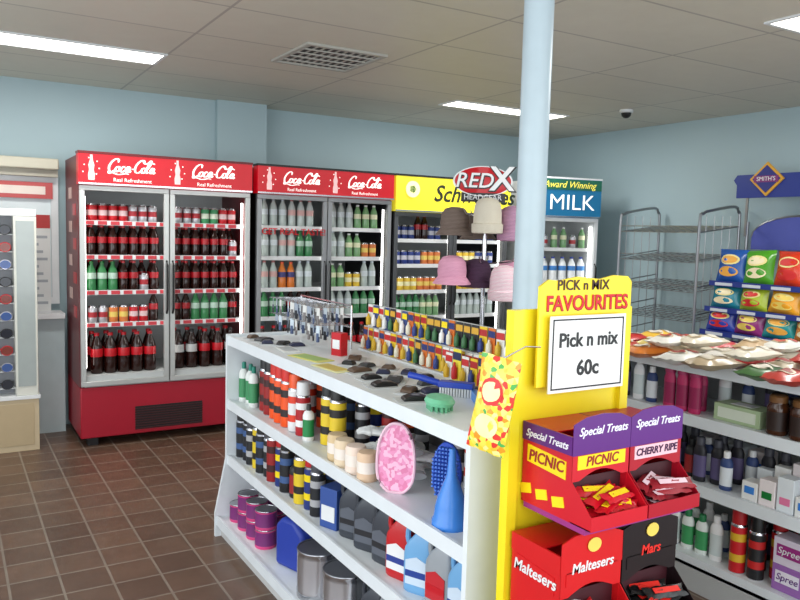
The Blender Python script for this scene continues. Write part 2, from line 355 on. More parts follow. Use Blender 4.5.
# ---------- sunglasses stand
t=thing('sunglasses_stand','tall white sunglasses display stand on a pale wood base','display stand',(0,5.66,0))
B().box(-.2,.53,0,.3,0,.36,M(196,178,146,.5)).box(-.21,.54,-.01,.31,.36,.385,WHITE).box(-.15,.5,-.003,0,.04,.33,M(184,164,130)).make('base',t,bevel=.005)
B().box(.39,.53,0,.3,.385,1.6,M(215,215,205)).box(-.2,.53,0,.3,1.6,1.65,WHITE).make('frame',t,bevel=.005)
B().box(.405,.515,-.004,0,.45,1.57,M(160,168,166,.1)).make('mirror_strip',t)
B().box(-.2,.39,.14,.16,.385,1.6,M(150,152,158)).make('back_board',t)
b=B()
for i in range(10): b.box(-.2,.39,.04,.14,.45+i*.116-.02,.455+i*.116-.02,M(230,232,234,.3))
b.make('rail',t)
def sunglasses(lens,fr,name_l):
    g=thing('sunglasses',name_l,'sunglasses',(0,0,0),group='sunglasses on the display stand')
    for sx in (-1,1):
        B().lathe([(0,0),(.03,0),(.03,.003),(0,.003)],lens,seg=14,sy=.8).make('lens',g,(sx*.036,0,.0),FY)
    b=B()
    for sx in (-1,1):
        ring=[(sx*.036+.031*math.cos(a*math.pi/7),-.001,.025*math.sin(a*math.pi/7)) for a in range(15)]; b.tube(ring,.003,fr,seg=5)
        b.tube([(sx*.066,0,.01),(sx*.068,.06,.01),(sx*.066,.115,-.006)],.003,fr,seg=5)
    b.tube([(-.008,-.001,.008),(.008,-.001,.008)],.003,fr,seg=5); b.make('frame',g)
    return g
gl=[sunglasses(M(25,28,40,.1),BLACK,'black sunglasses with dark lenses on the stand'),sunglasses(M(120,50,40,.1),RED,'red-framed sunglasses with brown lenses'),sunglasses(M(50,80,140,.1),M(180,180,190,.3,.8),'silver-framed sunglasses with blue lenses')]
for i in range(10):
    for x in (.3,.14):
        k=gl[(i*2+int(x*10))%3]; dup(k,(x,5.66+.02,.465+i*.116),0).scale=(1.12,1,1.25)
for g in gl:
    for c in list(g.children): bpy.data.objects.remove(c)
    bpy.data.objects.remove(g)
t=thing('counter','white laminate servery counter fixed to the wall','counter',(.22,6.15,0))
B().box(-.6,.53,-.12,.13,.86,.9,WHITE).make('worktop',t,bevel=.004)
B().box(-.6,.53,-.06,.13,0,.86,M(190,205,208)).make('panel',t)
t=thing('roller_shutter','cream roller shutter box above the servery window','shutter',(.2,6.2,1.93))
B().box(-.6,.53,-.08,.08,.02,.1,M(195,190,172)).make('housing',t,bevel=.01); B().box(-.6,.53,-.02,.06,-.03,.02,M(170,165,150)).make('slat',t)
t=thing('menu_sign','red and white strip sign above the servery window','sign',(.2,6.26,1.74))
B().box(-.5,.5,-.01,0,0,.12,M(190,80,80)).make('board',t); B().box(-.45,.45,-.012,-.01,.03,.09,M(230,215,205)).make('panel',t)
t=thing('poster','pale price poster with grey print on the servery window','poster',(.54,6.268,.9))
B().box(-.12,.14,-.003,0,0,.72,M(222,222,220)).make('sheet',t)
b=B().box(-.12,.14,-.004,-.003,.62,.72,M(180,50,50))
for i in range(10): b.box(-.1,.12-.03*(i%3),-.004,-.003,.05+i*.055,.07+i*.055,M(165,170,175))
b.make('print',t)

# ---------- hat rack
t=thing('hat_stand','wire floor stand hung with knitted hats and caps','hat stand',(2.83,3.72,0))
B().lathe([(.22,0),(.22,.02),(.03,.04)],BLACK,seg=24).make('base',t); B().lathe([(.014,.04),(.014,1.8)],CHROME,seg=10).make('pole',t)
for zz,n in ((1.66,6),(1.38,6)):
    for i in range(n):
        a=i*2*math.pi/n+(.3 if zz>1.5 else .8)
        B().tube([(0,0,zz),(.2*math.cos(a),.2*math.sin(a),zz+.02),(.23*math.cos(a),.23*math.sin(a),zz+.05)],.004,CHROME).make('arm',t)
def knit(c1,c2,sc=40):
    k=('knit',c1,c2)
    if k in _m: return _m[k]
    m=bpy.data.materials.new('knit'); m.use_nodes=True; nt=m.node_tree; p=nt.nodes['Principled BSDF']
    w=nt.nodes.new('ShaderNodeTexWave'); w.bands_direction='Z'; w.inputs['Scale'].default_value=sc; w.inputs['Distortion'].default_value=3
    tc=nt.nodes.new('ShaderNodeTexCoord'); nt.links.new(tc.outputs['Object'],w.inputs['Vector'])
    mx=nt.nodes.new('ShaderNodeMix'); mx.data_type='RGBA'; mx.inputs[6].default_value=lin(c1); mx.inputs[7].default_value=lin(c2)
    nt.links.new(w.outputs['Fac'],mx.inputs[0]); nt.links.new(mx.outputs[2],p.inputs['Base Color']); p.inputs['Roughness'].default_value=.9
    bp=nt.nodes.new('ShaderNodeBump'); bp.inputs['Strength'].default_value=.6; bp.inputs['Distance'].default_value=.006; nt.links.new(w.outputs['Fac'],bp.inputs['Height']); nt.links.new(bp.outputs[0],p.inputs['Normal'])
    _m[k]=m; return m
def beanie(loc,m,lab,rz):
    g=thing('knitted_hat',lab,'hat',loc,rz,'hats on the hat stand')
    B().lathe([(.098,-.19),(.104,-.14),(.102,-.08),(.092,-.035),(.07,-.008),(.03,.003),(0,.005)],m,seg=20,sx=.8).make('crown',g)
    B().lathe([(.1,-.205),(.114,-.2),(.116,-.15),(.106,-.145)],m,seg=20,sx=.8).make('cuff',g)
def cap(loc,m,lab,rz):
    g=thing('brimmed_hat',lab,'hat',loc,rz,'hats on the hat stand')
    B().lathe([(.1,-.13),(.103,-.09),(.096,-.04),(.07,-.01),(.03,0),(0,.001)],m,seg=20,sx=.85).make('crown',g)
    B().lathe([(.1,-.125),(.135,-.165),(.137,-.17),(.1,-.135)],m,seg=20,sx=.85).make('brim',g)
hm=[(knit((140,122,112),(92,80,74)),'grey-brown'),(knit((255,250,232),(200,186,165),60),'cream patterned'),(knit((248,185,212),(225,155,185)),'dusty pink'),(knit((95,65,95),(65,45,65)),'dark purple'),(knit((255,195,215),(255,248,248)),'pink and white'),(knit((215,165,195),(170,130,160)),'mauve')]
spots=[(-.19,-.05,1.72,0,'c'),(-.01,-.2,1.77,1,'b'),(.15,-.12,1.73,5,'b'),(-.2,-.1,1.43,2,'c'),(.1,-.19,1.38,4,'b'),(-.04,.0,1.41,3,'c'),(.2,.08,1.72,3,'c'),(.18,.14,1.40,2,'c'),(-.02,.2,1.70,0,'c')]
for dx,dy,z,k,ty in spots:
    X=2.83+.857*dx+.515*dy; Yy=3.72-.515*dx+.857*dy
    (cap if ty=='c' else beanie)((X,Yy,z),hm[k][0],hm[k][1]+(' brimmed hat' if ty=='c' else ' knitted beanie')+' hanging on the hat stand',math.radians(-31))
s=thing('shop_sign','red oval sign with white lettering above the hats','sign',(2.80,3.72,1.88),math.radians(-28))
B().lathe([(0,0),(.17,0),(.18,.004),(.17,.008),(0,.008)],RED,seg=36,sy=.5).make('board',s,(0,0,0),FY)
B().lathe([(.172,-.002),(.172,.009),(.182,.009),(.182,-.002)],WHITE,seg=36,sy=.5).make('rim',s,(0,0,0),FY)
B().box(-.13,.14,-.0085,-.006,-.125,-.07,BLACK).make('banner',s)
text('RED',.125,BLACK,s,(-.052,-.0095,-.004),shear=.2,off=.005); text('RED',.125,WHITE,s,(-.055,-.012,.0),shear=.2,off=.001); text('X',.2,BLACK,s,(.118,-.011,.006),off=.009);text('X',.2,WHITE,s,(.115,-.0135,.01),off=.004); text('HEADGEAR',.045,WHITE,s,(0,-.016,-.098))
B().lathe([(.006,-.14),(.006,0)],CHROME,seg=8).make('stem',s,(0,.01,0))

# ---------- central gondola
GX=1.2; Y0=3.668; Y1=1.60
t=thing('shelving_unit','long white double gondola shelf unit crowded with car-care products','shelves',(GX,Y1,0))
L=Y0-Y1
SW=M(222,228,232,.35)
for z,x0 in ((1.016,0),(.693,0),(.407,0),(.1,-.055)):
    B().box(x0+.012,.5,.02,L-.02,z-.025,z,SW).box(x0,x0+.012,.02,L-.02,z-.04,z+.008,SW).make('shelf',t)
B().box(-.03,.5,.02,L-.02,0,.075,M(200,200,198)).make('base',t)
B().box(.5,.52,.02,L-.02,0,1.016,M(150,152,152)).make('back_panel',t)
for y in (0,L-.02): B().prism([(-.005,1.03),(-.005,.4),(-.06,.12),(-.06,0),(.54,0),(.54,1.03)],'y',y,y+.02,SW).make('end_panel',t)
def G(s,w,z): return (GX+w,Y0-s,z)
def spray(h,r,body,band,capc,lab,grp='spray cans on the middle shelves',name='spray_can',text_=None):
    g=thing(name,lab,'spray can',(0,0,-10),0,grp)
    B().lathe([(r*.94,0),(r,.004),(r,h*.18),(r,h*.3),(r,h*.5),(r,h*.62),(r,h*.72),(r*.98,h*.75),(r*.62,h*.8)],[CHROME,body,band,body if band is not BLACK else ORANGE,band,body,CHROME,CHROME],seg=18).make('body',g)
    B().lathe([(r*.9,h*.76),(r*.9,h*.95),(r*.8,h),(0,h)],capc,seg=18).make('cap',g)
    return g
def bott(h,r,body,band,capc,lab,grp='small bottles on the shelf',flat=1,name='bottle',capr=.4):
    g=thing(name,lab+' on the shelf','bottle',(0,0,-10),0,grp)
    B().lathe([(r*.9,0),(r,.006),(r,h*.12),(r,h*.6),(r,h*.7),(r*.8,h*.79),(r*capr,h*.84)],[body,body,band,body,body,body],seg=18,sy=flat).make('body',g)
    B().lathe([(r*capr*1.05,h*.83),(r*capr*1.05,h*.97),(r*capr*.9,h),(0,h)],capc,seg=14).make('cap',g)
    return g
def oil(h,body,lab_c,capc,lab,w=.11,d=.06):
    g=thing('oil_bottle',lab,'oil bottle',(0,0,-10),0,'motor oil bottles on the shelf')
    s=h/.25
    secs=[(0,0,.049,.027),(.006,0,.054,.031),(.02,0,.055,.032),(.12,0,.055,.032),(.14,-.001,.053,.031),(.16,-.006,.046,.029),(.178,-.012,.036,.026),(.194,-.017,.026,.021),(.206,-.019,.018,.016),(.228,-.019,.015,.015)]
    B().loft([(z*s,c*1,hy,hx) for z,c,hy,hx in secs],body).make('body',g)
    B().tube([(0,y_,z*s) for y_,z in smooth([(.042,.135),(.052,.165),(.047,.195),(.025,.208),(-.005,.203)],3)],.009,body,8).make('handle',g)
    B().prism([(-.04,.03*s),(.04,.03*s),(.04,.105*s),(0,.12*s),(-.04,.105*s)],'x',-.0335,-.032,lab_c).prism([(-.04,.055*s),(.04,.055*s),(.04,.075*s),(-.04,.075*s)],'x',-.0345,-.0335,capc).make('label',g)
    B().lathe([(.019,.218*s),(.02,.222*s),(.019,.248*s),(.0,.25*s)],capc,cy=-.019,seg=14).make('cap',g)
    return g
def kill(g):
    for c in list(g.children): bpy.data.objects.remove(c)
    bpy.data.objects.remove(g)
protos=[]
def P(g): protos.append(g); return g
sc=[P(spray(.27,.032,M(150,25,25),M(60,20,20),BLACK,'dark red spray can with black cap')),
 P(spray(.25,.032,M(225,225,225),M(220,60,30),ORANGE,'white spray can with orange cap')),
 P(spray(.27,.034,ORANGE,M(40,30,30),M(210,40,30),'orange spray can with red cap')),
 P(spray(.24,.032,M(30,50,120),YEL,M(190,20,25),'blue and yellow spray can with red cap')),
 P(spray(.265,.034,M(225,195,40),M(30,28,25),BLACK,'yellow spray can with black band and cap')),
 P(spray(.25,.033,M(25,26,30),M(60,90,140),BLACK,'black spray can with blue band')),
 P(spray(.24,.031,M(30,32,36),M(170,170,172),M(70,70,75),'black spray can with silver band')),
 P(spray(.23,.031,M(170,20,30),M(235,235,235),WHITE,'red and white spray can with white cap'))]
wb=P(bott(.2,.025,M(228,232,228),M(60,140,90),M(30,130,110),'slim white bottle with green label and cap'))
gb=P(bott(.15,.024,M(235,235,235),M(30,130,70),M(40,40,40),'small white bottle with green label'))
db=P(bott(.17,.03,M(25,25,28),M(150,30,30),BLACK,'small black bottle with red label'))
S2=[(.06,.07,wb),(.13,.08,wb),(.2,.07,wb),(.1,.16,wb),(.29,.1,sc[0]),(.37,.09,sc[0]),(.34,.19,sc[6]),(.45,.09,sc[2]),(.53,.08,sc[2]),(.48,.2,sc[0]),(.57,.2,sc[1]),(.61,.08,sc[2]),(.69,.08,sc[1]),(.68,.22,sc[2]),(.77,.08,sc[7]),(.85,.07,gb),(.8,.2,sc[1]),(.94,.12,sc[4]),(1.02,.12,sc[4]),(.9,.24,sc[5])]
S2+=[(.05+i*.085,.31,sc[[5,6,0,3,5,6,0,5,2,6,5,3][i]]) for i in range(12)]+[(.08+i*.085,.41,sc[[0,5,6,2,5,0,6,5,5,6,0,5,2,6][i]]) for i in range(14)]+[(1.04,.22,sc[6]),(1.12,.3,sc[0]),(1.55,.34,sc[6]),(1.64,.33,sc[1]),(1.73,.35,sc[5]),(1.84,.33,sc[3]),(1.4,.41,sc[3]),(1.5,.42,sc[0]),(1.93,.38,sc[1])]
for s_,w_,k in S2: dup(k,G(s_,w_,.693),random.uniform(0,6))
S3=[(.05,.07,sc[5]),(.12,.08,sc[5]),(.19,.07,sc[6]),(.26,.08,sc[4]),(.33,.07,sc[5]),(.4,.08,sc[6]),(.47,.07,sc[0]),(.55,.08,sc[3]),(.63,.07,sc[5]),(.71,.08,db),(.79,.07,sc[4]),(.87,.08,sc[3]),(.95,.07,sc[6])]
S3+=[(.09+i*.08,.17,sc[[0,3,7,4,6,5,3,7,6,0,5,4][i]]) for i in range(12)]+[(.05+i*.085,.27,sc[[5,6,0,5,7,6,5,3,6,5,2,6,5][i]]) for i in range(13)]+[(.08+i*.09,.38,sc[[6,5,7,6,4,5,6,0,5,3][i%10]]) for i in range(20)]
for s_,w_,k in S3: dup(k,G(s_,w_,.407),random.uniform(0,6))
g=thing('product_box','small blue and white printed carton of filters','box',G(1.08,.09,.407),.35)
B().box(-.045,.045,-.045,.045,0,.16,M(50,80,150)).make('carton',g,bevel=.002); B().box(-.047,-.045,-.035,.035,.03,.09,WHITE).make('label',g)
ol=[P(oil(.26,M(58,62,70,.35),M(90,95,105),M(30,30,35),'dark grey motor oil bottle with handle')),P(oil(.26,M(190,30,35,.35),M(230,230,230),M(40,60,140),'red motor oil bottle with white label')),P(oil(.26,M(110,165,210,.35),M(200,215,230),M(30,60,140),'light blue oil bottle with white label')),P(oil(.26,M(150,155,160,.35),M(190,30,40),RED,'silver grey oil bottle with red label'))]
for s_,w_,k in [(1.21,.1,0),(1.27,.2,0),(1.33,.1,0),(1.4,.21,0),(1.46,.1,0),(1.58,.09,1),(1.7,.09,2),(1.82,.09,3),(1.94,.09,2),(1.53,.21,3),(1.66,.22,1),(1.79,.22,2),(1.92,.22,1)]:
    dup(ol[k],G(s_,w_,.407),random.uniform(.1,.5))
def tin(r,h,body,band,lab,name='tin',cat='tin'):
    g=thing(name,lab,cat,(0,0,-10),0,'tins on the bottom shelf')
    B().lathe([(r*.97,0),(r,.004),(r,h*.12),(r*1.01,h*.14),(r,h*.16),(r,h*.86),(r,h*.93),(r*1.02,h*.95),(r*1.02,h*.97)],[body,body,body,body,band,body,CHROME,CHROME],seg=24).make('body',g)
    B().lathe([(0,h*.96),(r*.8,h*.96),(r*.82,h*.94),(r*.92,h*.94),(r*.96,h*.985),(r*1.0,h*.985),(r*1.01,h*.965)],CHROME,seg=24).make('lid',g)
    return g
pk=P(tin(.05,.09,M(215,70,130),M(120,40,110),'pink and purple paint tin')); ct=P(tin(.09,.2,M(190,190,195,.18,.95),M(205,205,210,.2,.9),'bare chrome metal paint tin'))
for s_,w_,z in [(.1,.04,0),(.22,.04,0),(.34,.04,0),(.46,.04,0),(.16,.16,0),(.3,.16,0),(.44,.16,0),(.22,.04,1),(.34,.04,1),(.46,.04,1),(.3,.16,1)]:
    dup(pk,G(s_,w_,.1+.0885*z),random.random()*6)
for s_,w_ in [(1.0,.06),(1.22,.07),(1.1,.27)]: dup(ct,G(s_,w_,.1))
g=thing('jerry_can','blue plastic jerry can with moulded handle','jerry can',G(.72,.1,.1),.3)
B().prism([(-.09,0),(.09,0),(.09,.18),(.05,.22),(-.03,.22),(-.09,.17)],'x',-.07,.07,M(35,60,160)).make('body',g,bevel=.018); B().tube([(0,.07,.2),(0,.06,.245),(0,-.0,.245),(0,-.03,.21)],.011,M(35,60,160),8).make('handle',g); B().lathe([(.025,.19),(.025,.225),(0,.225)],BLACK,cy=-.062,seg=14).make('cap',g)
for s_,k in ((1.42,0),(1.55,3),(1.68,2),(1.8,0),(1.92,3)): dup(ol[k],G(s_,.08,.1),.3)
def glove(loc,rz,rx=0):
    g=thing('glove','white cotton work glove lying on the shelf','glove',loc,rz,'white work gloves')
    b=B(); m=M(236,238,236,.9,0,0,.05,.4,60)
    b.tube([(-.09,0,.014),(-.04,0,.015),(0,0,.018),(.04,0,.017)],.04,m,12,flat=.36)
    for i,(y,l) in enumerate(((-.032,.06),(-.011,.075),(.011,.07),(.032,.055))): b.tube([(.03,y,.015),(.03+l*.6,y*1.15,.02),(.03+l,y*1.2,.012)],.011,m,8,r2=.007)
    b.tube([(-.02,-.03,.015),(.01,-.06,.018),(.035,-.07,.014)],.012,m,8,r2=.008)
    b.make('knit_body',g); b=B().tube([(-.125,0,.013),(-.09,0,.014)],.035,M(200,205,205,.9),12,flat=.36); b.make('cuff',g)
for s_,w_,dz,a in [(1.14,.19,0,2.2),(1.24,.2,.028,1.7),(1.34,.22,0,2.6),(1.44,.2,.028,1.2),(1.3,.2,.056,2.9),(1.2,.22,.084,2.2),(1.36,.2,.084,1.5),(1.46,.24,.056,2.4)]: glove(G(s_,w_,.693+dz),a)
def rollc(loc,col):
    g=thing('polishing_cloth','rolled beige polishing cloth in clear wrap','cloth',loc,0,'rolled polishing cloths')
    b=B(); b.lathe([(.035,0),(.038,.01),(.038,.09),(.034,.1),(.01,.102)],col,seg=16).make('cloth',g); B().lathe([(.0385,.03),(.0385,.07)],M(235,225,215),seg=16).make('band',g)
for s_,w_,c in [(1.14,.06,(214,190,150)),(1.22,.05,(225,205,175)),(1.31,.05,(235,215,200)),(1.4,.05,(220,190,160))]: rollc(G(s_,w_,.693),M(*c,rough=.9))
PINKLAT=speckle([(235,150,190),(245,190,215),(225,130,170)],90)
g=thing('bath_mitt','pink teardrop mesh scrubber standing on the shelf','scrubber',G(1.56,.07,.693),math.radians(42))
b=B(); pts=[(.0,.0),(.03,.003),(.06,.04),(.067,.1),(.06,.17),(.034,.225),(0,.24)]; pts=pts+[(-x,z) for x,z in pts[-2:0:-1]]
sm=smooth(pts+[pts[0]],4)[:-1]; b.prism(sm,'x',-.006,.006,PINKLAT).make('mesh_body',g)
b=B().tube([(-.008,x,z) for x,z in smooth([(x*.97,z*.97+.004) for x,z in pts+[pts[0]]],3)],.005,M(240,200,215),6).make('rim',g)
g=thing('scrub_brush','blue plastic oval brush with short bristles','brush',G(1.74,.15,.693),math.radians(35))
b=B(); b.prism([(.05*math.cos(a*.3142),.11+.1*math.sin(a*.3142)) for a in range(20)],'x',-.008,.008,M(40,80,190)).make('back',g,bevel=.004)
b=B().lathe([(.012,0),(.015,.05)],M(40,80,190),seg=8).make('handle',g); b=B()
for i in range(8):
    for j in range(14):
        yy=(i-3.5)*.011; zz=.03+j*.0125
        if (yy/.045)**2+((zz-.11)/.09)**2<1: b.box(-.028,-.008,yy-.003,yy+.003,zz-.003,zz+.003,M(80,130,220))
b.make('bristles',g)
FB=M(60,130,215,.25)
g=thing('funnel','glossy blue plastic funnel standing upside down','funnel',G(1.88,.07,.693),0)
B().lathe([(.056,0),(.056,.02),(.05,.03),(.047,.06),(.04,.09),(.025,.13),(.015,.155),(.009,.235),(.0065,.235),(.012,.15),(.02,.127),(.038,.085),(.046,.025),(.052,.0)],FB,seg=28).make('cone',g)
B().box(-.003,.003,.05,.066,.01,.035,FB).make('hanging_tab',g)
def flat(name,lab,cat,loc,rz,size,mats,bev=.002,part='body'):
    g=thing(name,lab,cat,loc,rz); x,y,z=size
    B().box(-x/2,x/2,-y/2,y/2,0,z,mats[0]).make(part,g,bevel=bev)
    if len(mats)>1: B().box(-x*.38,x*.38,-y*.38,y*.38,z,z+.001,mats[1]).make('label',g)
    return g
Z1=1.016
flat('price_card','yellow and green printed card on the shelf','card',G(.75,.12,Z1),.2,(.09,.22,.004),[M(215,210,120),M(160,190,110)])
flat('price_card','white printed card on the shelf','card',G(.5,.12,Z1),-.1,(.08,.16,.004),[M(225,228,225),M(180,185,188)])
flat('price_card','yellow price card on the shelf','card',G(1.0,.1,Z1),.1,(.08,.2,.004),[M(228,225,170),M(200,180,90)])
g=thing('product_box','small red and white box standing on the shelf','box',G(.72,.27,Z1),.3); B().box(-.02,.02,-.03,.03,0,.1,RED).make('carton',g); B().box(-.0215,-.02,-.022,.022,.03,.07,WHITE).make('label',g)
for i,(s_,w_) in enumerate([(.95,.2),(1.03,.24),(1.1,.17),(1.18,.23),(1.25,.14),(1.32,.2),(1.1,.3),(1.22,.32),(1.38,.12),(1.43,.26),(1.5,.15),(1.55,.22),(1.33,.33),(1.48,.34),(.85,.28),(.3,.1),(.35,.16),(.2,.12),(.1,.1),(.42,.2),(1.62,.1),(1.6,.36)]):
    g=thing('phone_case',['small black plastic case lying on the shelf','clear-wrapped black case on the shelf','brown leather phone case on the shelf','navy phone case lying on the shelf'][i%4],'phone case',G(s_,w_,Z1),random.uniform(-1,1),'phone cases on the top shelf')
    c1=[BLACK,M(60,62,66),M(90,70,55),M(35,40,70)][i%4]; k=1+.3*(i%3)
    B().box(-.04*k,.04*k,-.028*k,.028*k,0,.002,M(200,205,208)).make('backing_card',g)
    b=B(); b.prism([(-.028*k,.002),(.028*k,.002),(.025*k,.012),(.016,.019),(-.016,.019),(-.025*k,.012)],'y',-.016*k,.016*k,c1).make('shell',g,bevel=.003); B().box(-.012,.012,-.008,.008,.019,.0202,M(120,120,125)).make('plate',g)
g=thing('hand_brush','blue hand brush with pale bristles','brush',G(1.62,.25,Z1),.7)
B().box(-.02,.02,-.07,.05,.03,.05,BLUE).tube([(0,.05,.04),(0,.12,.055),(0,.16,.06)],.012,BLUE,8).make('handle',g,bevel=.003); b=B()
for i in range(12):
    for j in range(4): b.box(-.017+j*.01,-.013+j*.01,-.066+i*.0095,-.06+i*.0095,0,.03,M(200,205,210))
b.make('bristles',g)
g=thing('nail_brush','green oval scrubbing brush on the shelf','brush',G(1.76,.1,Z1),-.3)
B().lathe([(.06,.018),(.066,.028),(.055,.04),(0,.045)],M(110,190,150),seg=20,sx=.7).make('back',g); b=B()
for i in range(9):
    for j in range(6):
        a=(i-4)*.012;c_=(j-2.5)*.013
        if (a/.055)**2+(c_/.037)**2<1: b.box(c_-.003,c_+.003,a-.003,a+.003,0,.02,M(120,200,160))
b.make('bristles',g)
g=thing('squeegee','light blue squeegee lying on the shelf','squeegee',G(1.75,.3,Z1),1.1); B().tube([(0,-.09,.015),(0,.03,.015)],.01,LBLUE,8).make('handle',g); B().box(-.07,.07,.03,.05,0,.03,LBLUE).make('blade',g)
def card(h,w,c1,c2,c3,lab):
    g=thing('blister_card',lab,'glue pack',(0,0,-10),0,'hanging blister packs on the top row')
    B().box(-.001,.001,-w/2,w/2,0,h,c1).box(-.0018,-.001,-w/2,w/2,h*.66,h*.9,c2).make('backing_card',g)
    B().lathe([(.009,h*.08),(.011,h*.12),(.011,h*.42),(.005,h*.5),(.004,h*.6)],c3,cx=-.012,seg=10).make('tube',g)
    return g
cd=[P(card(.1,.042,M(225,190,40),M(170,30,30),M(40,60,130),'yellow glue blister pack with blue tube')),P(card(.1,.042,M(210,110,40),M(40,50,110),M(225,220,200),'orange blister pack with white tube')),P(card(.1,.042,M(225,225,220),M(190,40,40),M(210,170,40),'white and red glue blister pack')),P(card(.1,.042,M(50,70,130),YEL,M(235,235,235),'blue and yellow blister pack')),P(card(.12,.05,M(230,215,60),M(30,40,80),M(190,30,35),'tall yellow blister pack with red tube')),P(card(.1,.042,M(40,40,45),M(210,160,50),M(60,110,70),'black blister pack with green tube'))]
DX=.455
t=thing('card_display','white tiered display rail holding rows of blister packs','display rail',G(1.32,DX,Z1),0)
B().box(.02,.03,-.66,.72,0,.21,OFFW).make('back_panel',t); B().box(-.03,.02,-.66,.72,0,.008,OFFW).box(-.0,.02,-.66,.72,.106,.11,OFFW).make('ledge',t)
for i in range(27):
    s_=.64+i*.05
    for z in (0,1):
        k=cd[random.choice([0,1,2,3,5]) if z or i<12 else (2 if i%3 else 0)]
        dup(k,G(s_,DX+.012 if z else DX-.012,Z1+(.11 if z else .008)),random.uniform(-.08,.08))
for i in range(11): dup(cd[[2,4,2,0,4,2,4,1,2,4,2][i]],G(1.36+i*.052,DX-.045,Z1),0)
t=thing('peg_display','wire frame with rows of chrome pegs holding small tags','peg display',G(.3,.3,Z1),0)
b=B()
for y_ in (-.28,.3): b.tube([(.1,y_,0),(.1,y_,.2)],.005,CHROME)
for z in (.1,.15,.2): b.tube([(.1,-.28,z),(.1,.3,z)],.004,CHROME)
b.make('frame',t); b=B()
for i in range(12):
    for z in (.11,.19): b.tube([(.1,-.26+i*.05,z),(-.08,-.26+i*.05,z+.005)],.002,CHROME,5)
b.make('peg',t,kind='stuff')
krs=[]
for c1,c2,l_ in (((200,212,222),(70,85,120),'small pale tag with blue charm hanging on a peg'),((215,215,212),(120,115,115),'small white tag with silver charm hanging on a peg'),((150,160,175),(30,32,40),'small grey tag with black charm hanging on a peg')):
    kr=B().box(-.001,.001,-.012,.012,-.05,0,M(*c1)).box(-.004,.004,-.007,.007,-.075,-.035,M(*c2)).make('key_tag',None,(0,0,-10)); kr['label']=l_; kr['category']='key tag'; kr['group']='tags on the peg display'; krs.append(kr)
for i in range(12):
    for j,z in enumerate((.11,.19)):
        for w_ in (-.06,0,.06):
            if random.random()<.75: dup(krs[(i*2+j+int(w_*50))%3],(G(.3,.3,0)[0]+w_,G(.3,0,0)[1]-.26+i*.05,Z1+z+.002),random.uniform(-.5,.5))
for kr in krs: bpy.data.objects.remove(kr)

# ---------- yellow confectionery stand
YE=M(240,222,30,.4)
t=thing('confectionery_stand','yellow cardboard confectionery display stand with two shelves','display stand',(1.22,1.2,0))
B().box(0,.03,.27,.3,0,1.37,YE).make('upright',t); B().box(.39,.42,.27,.3,0,1.37,YE).make('upright',t)
B().box(.03,.39,.285,.298,0,1.37,YE).make('back_board',t)
B().box(.055,.44,.05,.27,.858,.872,M(150,40,120)).make('shelf',t); B().box(.015,.44,.03,.27,.583,.597,YE).make('shelf',t); B().box(0,.42,.05,.27,.0,.1,YE).make('base',t)
hp=[(.07,1.17),(.40,1.17),(.40,1.44),(.385,1.455),(.33,1.458),(.28,1.448),(.2,1.455),(.13,1.445),(.1,1.448),(.07,1.43)]
hd=B().prism(hp,'y',.258,.265,M(250,222,40,.4)).make('header_card',t)
text('PICK n MIX',.038,M(60,20,20),hd,(.22,.2565,1.432),off=.0004); text('FAVOURITES',.056,M(120,10,20),hd,(.2395,.2567,1.3835),off=.0012,sx=.93); text('FAVOURITES',.056,M(210,20,40),hd,(.238,.2555,1.385),off=.0005,sx=.93)
c=thing('price_sign','white card sign with black border and bold lettering','sign',(1.315,1.44,1.155),0)
B().box(0,.27,0,.004,0,.2,M(238,238,236)).make('card',c)
B().box(.008,.262,-.001,0,.008,.012,BLACK).box(.008,.262,-.001,0,.188,.192,BLACK).box(.008,.012,-.001,0,.012,.188,BLACK).box(.258,.262,-.001,0,.012,.188,BLACK).make('border',c)
text('Pick n mix',.052,BLACK,c,(.135,-.001,.135),off=.0012,sx=.97); text('60c',.056,BLACK,c,(.135,-.001,.06),off=.0014)
def pillow(name,lab,cat,w,h,t_,mat,emblem=None,grp=None,part='wrapper',nu=8,nv=10,band=YEL,er=1):
    g=thing(name,lab,cat,(0,0,-10),0,grp); b=B(); ph=random.uniform(0,6)
    def S(u,v): return (max(0,math.sin(math.pi*u))**.6)*(max(0,math.sin(math.pi*v))**.45)
    def pt(u,v,sgn,o=0):
        cr=.004*math.sin(13*u+9*v+ph)*S(u,v)+.003*math.sin(31*u-7*v)*(1-S(u,v))
        return ((u-.5)*w*(1-.08*math.sin(math.pi*v)),sgn*(S(u,v)*t_/2+.0005+o)+cr,v*h)
    for sgn in (-1,1):
        b.add([pt(i/nu,j/nv,sgn) for j in range(nv+1) for i in range(nu+1)],[(j*(nu+1)+i,j*(nu+1)+i+1,(j+1)*(nu+1)+i+1,(j+1)*(nu+1)+i) for j in range(nv) for i in range(nu)],mat)
    b.make(part,g)
    if emblem:
        b=B(); n=16
        for (cu,cv,ru,rv,mm,o) in ((.5,.66,.3*er,.14*er,band,.002),(.5,.66,.24*er,.1*er,emblem,.003),(.5,.3,.3*er,.13*er,emblem,.002)):
            b.add([pt(cu,cv,-1,o+.001)]+[pt(cu+ru*math.cos(2*math.pi*i/n),cv+rv*math.sin(2*math.pi*i/n),-1,o+.001) for i in range(n)],[(0,1+i,1+(i+1)%n) for i in range(n)],mm)
        b.make('print',g)
    return g
